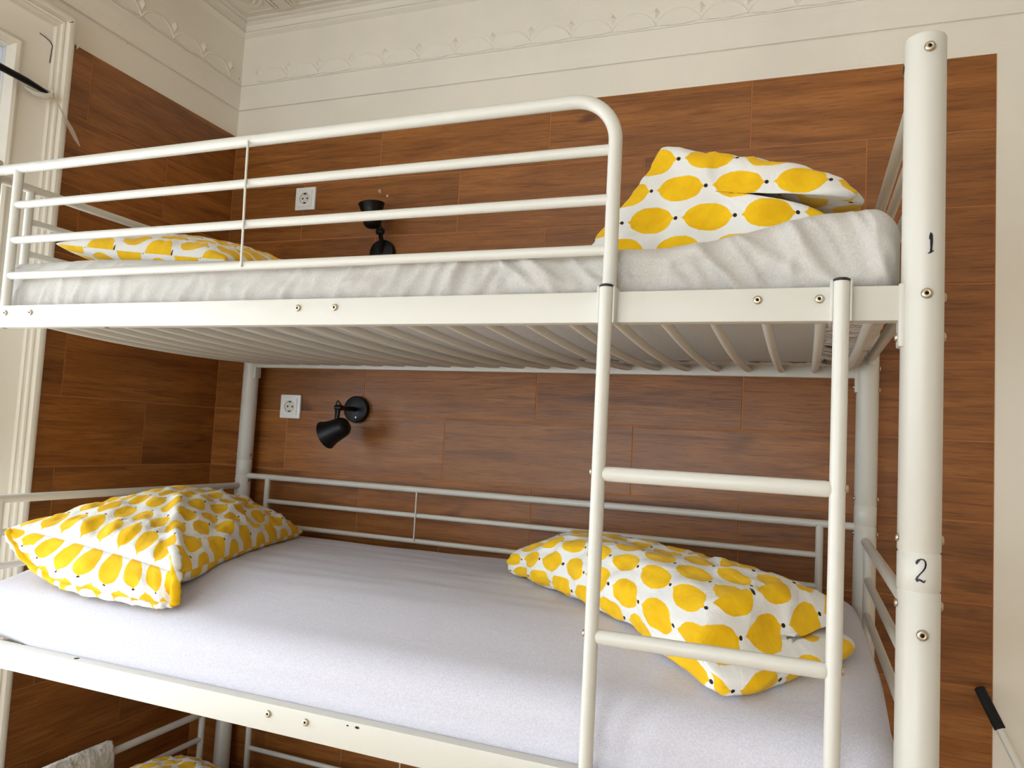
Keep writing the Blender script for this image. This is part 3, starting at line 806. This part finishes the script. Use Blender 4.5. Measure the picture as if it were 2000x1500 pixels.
def lay_uv(o):
    uvl = o.data.uv_layers.new(name='UVMap')
    for lp in o.data.loops:
        c = o.data.vertices[lp.vertex_index].co; uvl.data[lp.index].uv = (c.y * 1.1, c.x * 1.1 + c.z)
HEM = [(.088, .868, -1.324), (.108, .862, -1.360), (.165, .858, -1.400), (.26, .868, -1.426), (.38, .880, -1.431), (.50, .884, -1.432), (.572, .880, -1.433), (.596, .864, -1.430)]
def along(pts, t):
    x = t * (len(pts) - 1); i = min(int(x), len(pts) - 2); f = x - i
    return Vector(pts[i]).lerp(Vector(pts[i + 1]), f)
def skirt():
    vs, fs, uv = [], [], []; n, m_ = 60, 10
    for i in range(n + 1):
        s_ = i / n; a = Vector((0.085, 0.865, -1.322)).lerp(Vector((0.575, 0.842, -1.375)), s_) + Vector((0, -0.02 * 4 * s_ * (1 - s_), 0.004))
        b = along(HEM, s_)
        for k in range(m_ + 1):
            t = k / m_; p = a.lerp(b, t); g = math.sin(PI * t)
            p.y += 0.016 * g * (4 * s_ * (1 - s_)) + 0.008 * g * fnoise(s_ * 9, t * 2, 4.0) + 0.003 * t * fnoise(s_ * 26, 1.0, 2.0)
            p.z += 0.008 * g * fnoise(s_ * 7, t * 2, 9.0) + 0.004 * t * fnoise(s_ * 30, 4.0, 2.0)
            vs.append((p.x, p.y, max(p.z, f2(p.x, p.y) + .003)))
    for i in range(n):
        for k in range(m_):
            c = [(i, k), (i + 1, k), (i + 1, k + 1), (i, k + 1)]
            fs.append(tuple(a * (m_ + 1) + b for a, b in c)); uv.append([(b / m_ * .10 + .012, a / n * .50) for a, b in c])
    o = finish_cloth('pillowcase_hem', vs, fs, uv, 'lemon_pillow')
    o.parent = pl2; o.matrix_parent_inverse = BM.inverted()
    o['label'] = 'open end of the pillowcase'
    md = o.modifiers.new('thickness', 'SOLIDIFY'); md.thickness = 0.003
    return o
skirt()
h_ = part('pillowcase_hem', hem_roll([(u, v + .002, z + .003) for u, v, z in HEM], 0.0055, 1.6, 2.2), 'lemon_pillow', pl2, 'stitched hem', angle=180)
lay_uv(h_)
h_ = part('pillowcase_hem', hem_roll([(.525, .806, -1.322), (.562, .838, -1.350), (.588, .858, -1.388), (.598, .868, -1.428)], 0.0060, 1.8, 5.2), 'lemon_pillow', pl2, angle=180)
lay_uv(h_)
# top bunk pillow
pl1 = pillow('pillow', (0.06, 0.80, -0.635), (0.575, 0.78, -0.690), (0.53, 0.17, -0.672), (0.03, 0.20, -0.62), 0.085, 0.06, f1, (0.48, 0.68), 8.3, False, 0.008)
tag(pl1, 'lemon-print pillow behind the guard bars on the top bunk', 'pillow', 'lemon-print pillows')
# lowest bunk pillow
pl3 = pillow('pillow', (0.05, 0.74, -2.03), (0.46, 0.72, -2.12), (0.46, 0.22, -2.13), (0.05, 0.24, -2.07), 0.085, 0.06, lambda u, v: Z3, (0.46, 0.62), 5.7, True, 0.012)
tag(pl3, 'lemon-print pillow on the lowest bunk at the bottom edge', 'pillow', 'lemon-print pillows')
# folded duvet on the middle bunk: a thick double layer, the fold along its front-left edge
def frame2(a, h, w):
    # axis w runs from the back-left tip towards the front-right; a runs from the fold (0) to the open edge
    ax = Vector((0.52, 0.50)).normalized(); cr = Vector((ax.y, -ax.x))
    t = w / 0.77
    ww = w + 0.050 * ss(.75, 1.0, t) * (1 - ss(0.03, 0.075, h)) + 0.05 * (1 - t) * (a / .35)
    h *= 1 - 0.45 * (1 - ss(0.0, 0.35, t)) * (1 - ss(0.0, 0.30, a))
    o = Vector((1.098, 0.318)) + ax * ww + cr * (a * 0.87)
    return (o.x, o.y, max(h + f2(o.x, o.y), f2(o.x, o.y) + 0.001))
out2 = [(0.0, 0.045), (0.006, 0.085), (0.05, 0.122), (0.15, 0.130), (0.26, 0.112), (0.335, 0.088), (0.352, 0.070), (0.335, 0.058), (0.27, 0.066), (0.17, 0.076), (0.07, 0.074), (0.062, 0.062), (0.17, 0.056), (0.27, 0.046), (0.325, 0.034), (0.338, 0.016), (0.30, 0.002), (0.17, 0.0), (0.06, 0.0), (0.010, 0.012)]
dv2 = bundle('duvet', out2, frame2, 0.77, 0.035, 1.7, 'lemon_duvet', 0.011)
tag(dv2, 'folded lemon-print duvet on the middle bunk behind the ladder', 'duvet', 'folded lemon-print duvets')
# folded duvet on the top bunk: folded end faces the room
def frame1(a, h, w):
    return (1.405 + a + 0.05 * (w - 0.2), 0.80 - w, max(h - 0.734, f1(1.405 + a, 0.80 - w) + 0.001))
out1 = [(0.0, 0.010), (0.015, 0.040), (0.070, 0.110), (0.110, 0.172), (0.135, 0.203), (0.160, 0.212), (0.20, 0.203), (0.29, 0.186), (0.38, 0.158), (0.455, 0.118), (0.462, 0.100), (0.43, 0.098), (0.36, 0.112), (0.27, 0.138), (0.205, 0.152), (0.172, 0.155), (0.180, 0.138), (0.25, 0.124), (0.33, 0.103), (0.40, 0.084), (0.44, 0.045), (0.41, 0.003), (0.25, 0.0), (0.10, 0.0)]
dv1 = bundle('duvet', out1, frame1, 0.46, 0.03, 4.2, 'lemon_duvet', 0.011)
tag(dv1, 'lumpy folded lemon-print duvet at the right end of the top bunk', 'duvet', 'folded lemon-print duvets')
# towel over the end rail of the lowest bunk
def towel():
    mb = MB(); n = 110; key = [(-0.032, -0.20), (-0.031, -0.10), (-0.028, -0.03), (-0.020, 0.010), (-0.007, 0.026), (0.010, 0.026), (0.022, 0.010), (0.030, -0.03), (0.033, -0.10), (0.034, -0.18), (0.018, -0.18), (0.016, -0.09), (0.013, -0.03), (0.007, 0.004), (-0.006, 0.004), (-0.012, -0.03), (-0.015, -0.09), (-0.016, -0.20)]
    prof = []
    for a, b in zip(key, key[1:] + key[:1]):
        for k in range(6): t = k / 6; prof.append((a[0] * (1 - t) + b[0] * t, a[1] * (1 - t) + b[1] * t))
    for j in range(n + 1):
        t = j / n; v = 0.450 + 0.32 * t
        e = math.sqrt(max(0.0, 1 - max(0, 1 - t / 0.045) ** 2)) * .55 + .45
        for k, (x, z) in enumerate(prof):
            d = 0.004 * fnoise(x * 40, v * 22, z * 18) + 0.0022 * fnoise(x * 300, v * 300, z * 300, 2)
            mb.v.append((x * e + d, -v - .3 * d, ZT - 1.979 + z * (.8 + .2 * e) + d))
    m_ = len(prof)
    for j in range(n):
        for k in range(m_): mb.f.append((j * m_ + k, j * m_ + (k + 1) % m_, (j + 1) * m_ + (k + 1) % m_, (j + 1) * m_ + k))
    mb.f.append(tuple(range(m_))); mb.f.append(tuple(n * m_ + k for k in reversed(range(m_))))
    return mb.mesh('towel', 'terry', angle=180)
tw = obj('towel', towel()); tw.matrix_world = BM
tag(tw, 'cream terry towel draped over the end rail of the lowest bunk', 'towel')

# ------------------------------------------------------------------ wall sockets
def socket(x, z, label):
    e = tag(empty('wall_socket', (x, 0, z)), label, 'socket', 'wall sockets')
    part('frame', MB().box(-0.0405, 0.0405, -0.009, 0.0, -0.0405, 0.0405), 'socket', e, bevel=0.003)
    ins = MB(); n = 32
    for r_, yy in ((None, -0.0090), (None, -0.0125), (0.0205, -0.0125)):
        for k in range(n):
            a = 2 * PI * k / n; c_, s_ = math.cos(a), math.sin(a)
            rr = r_ if r_ else 0.0285 / max(abs(c_), abs(s_))
            ins.v.append((c_ * rr, yy, s_ * rr))
    for j in range(2):
        for k in range(n): ins.f.append((j * n + k, j * n + (k + 1) % n, (j + 1) * n + (k + 1) % n, (j + 1) * n + k))
    part('insert', ins, 'socket', e, angle=30)
    part('cup', MB().lathe([(0.0212, 0.0088), (0.0212, 0.0130), (0.0205, 0.0133), (0.0198, 0.0128), (0.0192, 0.0094), (0.0, 0.0094)], axis=(0, -1, 0), seg=28), 'socket_in', e)
    for dx in (-0.0095, 0.0095): part('pin_hole', MB().lathe([(0.0034, 0.0095), (0.0, 0.0098)], origin=(dx, 0, 0), axis=(0, -1, 0), seg=10), 'hole', e)
    for dz in (-0.016, 0.016): part('earth_clip', MB().box(-0.004, 0.004, -0.0128, -0.0094, dz - 0.0020, dz + 0.0020), 'clip', e, smooth=False)
    return e
socket(0.3265, ZT - 0.255, 'white wall socket on the tiles behind the top guard bars')
socket(0.3275, ZT - 0.985, 'white wall socket on the tiles under the top bunk')

# ------------------------------------------------------------------ wall lamps
def shade_profile():
    return [(0.0, -0.050), (0.012, -0.0492), (0.023, -0.045), (0.030, -0.037), (0.033, -0.026), (0.0352, -0.010), (0.0385, 0.012), (0.0430, 0.028), (0.0480, 0.040), (0.0470, 0.0415), (0.0425, 0.034), (0.0375, 0.016), (0.0330, 0.0), (0.029, -0.030), (0.0, -0.040)]
def lamp(x, z, arm, drop, axis, label, up):
    e = tag(empty('wall_lamp', (x, 0, z)), label, 'lamp', 'black wall spot lamps')
    part('base', MB().lathe([(0.044, 0.0), (0.0445, 0.016), (0.043, 0.021), (0.038, 0.0225), (0.0, 0.0225)], axis=(0, -1, 0), seg=36), 'black', e)
    part('screw', MB().lathe([(0.0032, 0.0224), (0.0028, 0.0242), (0, 0.0243)], origin=(0.006, 0, -0.026), axis=(0, -1, 0), seg=10), 'zinc', e)
    j = Vector(arm)
    part('arm', MB().tube([(0, -0.02, 0), (j.x * .5, j.y * .55, j.z * .5), tuple(j)], 0.0075, 12), 'black', e)
    k = Vector(drop)
    part('joint', MB().lathe([(0.0, -0.012), (0.0085, -0.012), (0.0095, -0.008), (0.0095, 0.008), (0.0085, 0.012), (0.0, 0.012)], origin=tuple(j), axis=(1, 0, 0), seg=16), 'black', e)
    part('stem', MB().tube([tuple(j), tuple(k)], 0.0068, 12), 'black', e)
    mid = (j + k) / 2
    lx = Vector((-0.012, 0.004, 0.0)) if not up else Vector((0.014, 0, 0))
    part('cable', MB().tube([tuple(j + Vector((0.012, 0, 0.004))), tuple(j + lx * .5 + Vector((0, 0, 0.022 if not up else .012))), tuple(j + lx + Vector((0, 0, 0.018 if not up else 0.006))), tuple(j + lx * 1.2), tuple(mid + lx * .8)], 0.0022, 8), 'black', e)
    A = Vector(axis).normalized()
    c = k
    k_ = 0.90 if up else 0.96
    part('shade', MB().lathe([(r_ * k_, h_ * k_) for r_, h_ in shade_profile()], origin=tuple(c), axis=tuple(A), seg=36), 'black', e, angle=50)
    part('bulb', MB().lathe([(0.0, 0.034), (0.014, 0.032), (0.021, 0.024), (0.024, 0.006), (0.014, -0.020), (0.0, -0.030)], origin=tuple(c), axis=tuple(A), seg=20), 'lens', e)
    return e
lamp(0.593, ZT - 0.986, (0.012, -0.135, 0.0), (0.006, -0.135, -0.072), (-0.80, -0.02, -0.38), 'black wall spot lamp under the top bunk beside the lower socket', False)
lamp(0.652, ZT - 0.462, (0.012, -0.055, 0.060), (-0.004, -0.085, 0.108), (-0.10, -0.06, 1.0), 'black wall spot lamp behind the top guard bars, shade turned up', True)
# drilled hole with a plug beside the upper lamp
pg = part('wall_plug', MB().lathe([(0.0045, 0.0), (0.004, 0.004), (0.0022, 0.0045), (0, 0.002)], origin=(0.651, 0, ZT - 0.264), axis=(0, -1, 0), seg=12), 'plug', wall_back)
part('wall_plug', MB().lathe([(0.006, 0.0), (0.0055, 0.007), (0.0035, 0.010), (0, 0.0105)], origin=(0.622, 0, ZT - 0.248), axis=(0.15, -1, 0.3), seg=12), 'plug', wall_back)

# ------------------------------------------------------------------ curtain rod at the window and a strip of tape
rod = tag(empty('curtain_rod', (0.042, -0.9, ZT - 0.186)), 'black curtain rod puttied to the window casing at upper left', 'curtain rod')
part('rod', MB().tube([(0.006, -1.05, 0.006), (0.004, -0.3, 0.005), (0.0, -0.02, 0.002), (-0.002, 0.07, -0.001), (-0.006, 0.128, -0.004), (-0.008, 0.140, -0.005)], [0.009, 0.009, 0.009, 0.0085, 0.006, 0.002], 14), 'black', rod)
pm = MB(); pts = [(-0.016, 0.080, -0.012), (-0.014, 0.105, -0.016), (-0.010, 0.130, -0.014), (-0.006, 0.146, -0.007), (-0.006, 0.148, 0.002), (-0.012, 0.136, 0.008)]
pm.tube(pts, [0.003, 0.007, 0.010, 0.008, 0.006, 0.003], 12)
part('putty', pm, 'putty', rod, 'dried white putty')
tp = MB(); tpts = [(-0.004, 0.146, 0.004, .002), (-0.002, 0.160, -0.018, .002), (0.0, 0.176, -0.038, .004), (0.002, 0.190, -0.058, .007), (0.004, 0.205, -0.078, .010), (0.004, 0.222, -0.098, .008), (0.004, 0.236, -0.114, .002)]
for x, y, z, w in tpts:
    for s_ in (-1, 1):
        for d in (0, 0.0006): tp.v.append((x + d, y + s_ * w * .6, z + s_ * w * .45))
for i in range(len(tpts) - 1):
    k = i * 4
    for a_, b_, c_, d_ in ((0, 2, 6, 4), (1, 5, 7, 3), (0, 4, 5, 1), (2, 3, 7, 6)): tp.f.append((k + a_, k + b_, k + c_, k + d_))
part('tape_strip', tp, 'tape', rod, 'loose strip of clear tape', smooth=False)

# ------------------------------------------------------------------ pole leaning on the wall at the right
top = Vector((2.380, -0.022, ZT - 1.592)); base_ = Vector((2.8015, -0.50, 0.014))
dirp = (base_ - top).normalized()
pole = tag(empty('pole', base_), 'white pole with black grip leaning against the wall at lower right', 'pole')
q0 = top - base_
part('shaft', MB().tube([tuple(q0 + dirp * 0.02), (0, 0, 0)], 0.0095, 16), 'pole', pole)
part('grip', MB().tube([tuple(q0), tuple(q0 + dirp * 0.003), tuple(q0 + dirp * 0.094), tuple(q0 + dirp * 0.095)], [0.009, 0.0118, 0.0124, 0.0118], 18), 'grip', pole, 'black foam grip')
